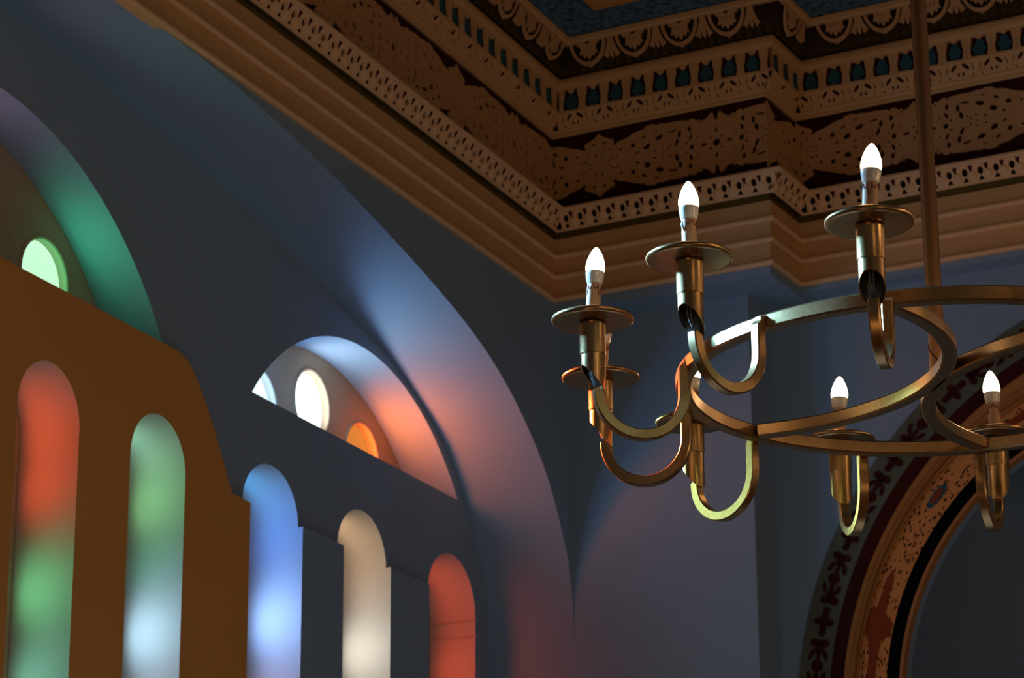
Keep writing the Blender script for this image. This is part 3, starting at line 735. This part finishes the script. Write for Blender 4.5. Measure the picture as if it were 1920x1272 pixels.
# candle arm, local frame: x outwards, origin on the candle axis at the underside of the plate
SP = .170; AW = .0200
XA = -.009; zU = -.132; rU = (SP + XA) / 2
path = [(XA, 0, zU + .006)]
for i in range(25):
    t = -math.pi * i / 24; path.append((XA - rU + rU * math.cos(t), 0, zU + rU * math.sin(t)))
path += [(-SP, 0, zU + .02), (-SP, 0, zU + .045), (-SP, 0, zU + .062)]
V, Fc = beam(path, AW, AW, .0022, up=(0, 1, 0))
k = 8
for q in range(k):                              # slanted cuts at both ends
    v = V[-k + q]; v.z += (v.x + SP) * -1.0
    v = V[q]; v.z += (v.x - XA) * -.35
V = [tuple(v) for v in V]; boxgeo(V, Fc, -SP - .022, -SP, -.007, .007, ZR - ZP - .008, ZR - ZP + .008)
arm_me = mesh('candle_arm', V, Fc, 35); arm_me.materials.append(M_gold)
V, Fc = lathe([(.014, .0005), (.068, 0), (.073, .0005), (.0758, .003), (.0765, .006), (.0755, .009), (.072, .0108), (.066, .011), (.014, .0105), (.014, .0005)], 56)
plate_me = mesh('drip_plate', V, Fc, 50); plate_me.materials.append(M_gold)
V, Fc = lathe([(.0225, -.0002), (.0245, -.001), (.0252, -.004), (.0240, -.006), (.0240, -.060), (.0236, -.062), (.0205, -.062)], 40)
cup_me = mesh('cup', V, Fc, 35); cup_me.materials.append(M_gold)
# lower socket: tube cut on a slant, open towards the outside
V = []; Fc = []; n_ = 40
for rr, dz in ((.0224, 0), (.0210, 0)):
    for k in range(n_):
        t = 2 * math.pi * k / n_; x, y = rr * math.cos(t), rr * math.sin(t); V.append((x, y, -.060))
    for k in range(n_):
        t = 2 * math.pi * k / n_; x, y = rr * math.cos(t), rr * math.sin(t); f_x = (x / .0224)
        V.append((x, y, -.083 - .0275 * (1 - f_x)))
for k in range(n_):
    j = (k + 1) % n_
    Fc += [(k, j, n_ + j, n_ + k), (2 * n_ + k, 3 * n_ + k, 3 * n_ + j, 2 * n_ + j), (n_ + k, n_ + j, 3 * n_ + j, 3 * n_ + k)]
mi = [0 if i % 3 != 1 else 1 for i in range(len(Fc))]
sock_me = mesh('socket', V, Fc, 30); sock_me.materials.append(M_gold); sock_me.materials.append(M_inner)
for p in sock_me.polygons:
    c = p.center; r_ = math.hypot(c.x, c.y)
    if r_ < .0212: p.material_index = 1
wires_me = wiremesh([(-.004, .003, -.05), (.001, .003, -.075), (.004, .003, -.095), (.001, .002, -.108), (-.003, .001, -.118)], .0015)
w2 = wiremesh([(-.002, -.004, -.05), (.003, -.004, -.078), (.006, -.003, -.098), (.002, -.002, -.11), (-.003, -.001, -.119)], .0013)
wires_me.materials.append(M_wire); w2.materials.append(M_wire)
V, Fc = lathe([(.0132, .002), (.0132, .0665), (.0118, .068), (.001, .068)], 28)
nsl = len(Fc)
def drip(V, Fc, a0_):
    pts_ = []
    for i in range(31):
        s_ = i / 30; t = a0_ + s_ * 1.9; z =   .047 - .014 * abs(math.sin(s_ * math.pi * 3)) ** .6 * (1.35 if .33 < s_ < .66 else .6); pts_.append((.0134 * math.cos(t), .0134 * math.sin(t), z + .016))
    m_ = wiremesh(pts_, .0010, 5); b_ = len(V); V += [tuple(v.co) for v in m_.vertices]; Fc += [tuple(b_ + x for x in p.vertices) for p in m_.polygons]
drip(V, Fc, -.9); drip(V, Fc, 1.3); drip(V, Fc, 3.4)
sl_me = bpy.data.meshes.new('candle_sleeve'); sl_me.from_pydata([tuple(v) for v in V], [], Fc)
sl_me.materials.append(M_sleeve); sl_me.materials.append(M_drip)
for i, p in enumerate(sl_me.polygons): p.material_index = 0 if i < nsl else 1
smooth(sl_me, 40)
V, Fc = lathe([(r_0, z_0 + .012) for r_0, z_0 in [(.0118, .0548), (.0136, .0556), (.0150, .059), (.0164, .065), (.0174, .0715), (.0178, .0765), (.0172, .0782), (.001, .0785)]], 32)
bb_me = mesh('bulb_base', V, Fc, 40); bb_me.materials.append(M_ceramic)
V, Fc = lathe([(r_0, z_0 + .090) for r_0, z_0 in [(.0166, 0), (.0179, .004), (.0184, .009), (.0179, .015), (.0165, .0215), (.0146, .028), (.0120, .0345), (.0091, .0405), (.0060, .0455), (.0032, .0488), (.0005, .0502)]], 32)
bu_me = mesh('bulb', V, Fc, 80); bu_me.materials.append(M_bulb)
def candle(x, y, az, tilt=(0, 0), lit=True):
    a_ = part('candle_arm', arm_me, ch, (x - CX, y - CY, ZP - ZR), (0, 0, R(az)))
    part('drip_plate', plate_me, a_); part('cup', cup_me, a_); part('socket', sock_me, a_)
    part('wire', wires_me, a_); part('wire', w2, a_)
    # tilt given in camera-ish world x / y degrees, turned into the arm's frame
    tw = Matrix.Rotation(-R(az), 3, 'Z') @ Matrix.Rotation(R(tilt[0]), 3, 'Y') @ Matrix.Rotation(R(tilt[1]), 3, 'X') @ Matrix.Rotation(R(az), 3, 'Z')
    e = tw.to_euler()
    for nm, me in (('candle_sleeve', sl_me), ('bulb_base', bb_me), ('bulb', bu_me)):
        part(nm, me, a_, (0, 0, .009), e)
    lamp_point('candle_light', Vector((x, y, ZP + ZC + .126)), (1, .55, .24), BULBW, .022)
BULBW = 1.0
for (x, y, az, tl) in [(1.0179, 5.7757, 68.0, (-2.2, 0)), (.6917, 5.8102, 98.7, (2.5, 0)), (.3719, 5.6663, 130.7, (1, 0)), (.1736, 5.3581, 164.5, (4, 0)), (.1489, 5.0032, -171, (3.8, 0)), (.3091, 4.6692, -137.5, (.5, 0)), (.6014, 4.4969, -105.8, (4.2, 0)),
                       (.9421, 4.4752, -78.5, (1, 0)), (1.2492, 4.6272, -48.5, (0, 0)), (1.4459, 4.9144, -18.5, (0, 0)), (1.4712, 5.2732, 11.5, (0, 0)), (1.3142, 5.5913, 41.5, (0, 0))]:
    candle(x, y, az, tl)

# coloured daylight thrown on the chandelier by stained windows further left in the same wall
lamp_area('daylight_through_pane', FL @ Vector((-4.7, -.05, 2.75)), Vector((.26, 4.72, ZC + 1.62)), (.24, .60, 1), 8.5, .26, 12)
lamp_area('daylight_through_pane', FL @ Vector((-3.9, -.05, 2.45)), Vector((.08, 5.38, ZC + 1.62)), (1, .20, .07), 4.5, .14, 11)
lamp_area('daylight_through_pane', FL @ Vector((-3.3, -.05, 2.2)), Vector((.40, 5.70, ZC + 1.54)), (.55, 1, .60), 2.2, .14, 11)
bpy.context.view_layer.update()
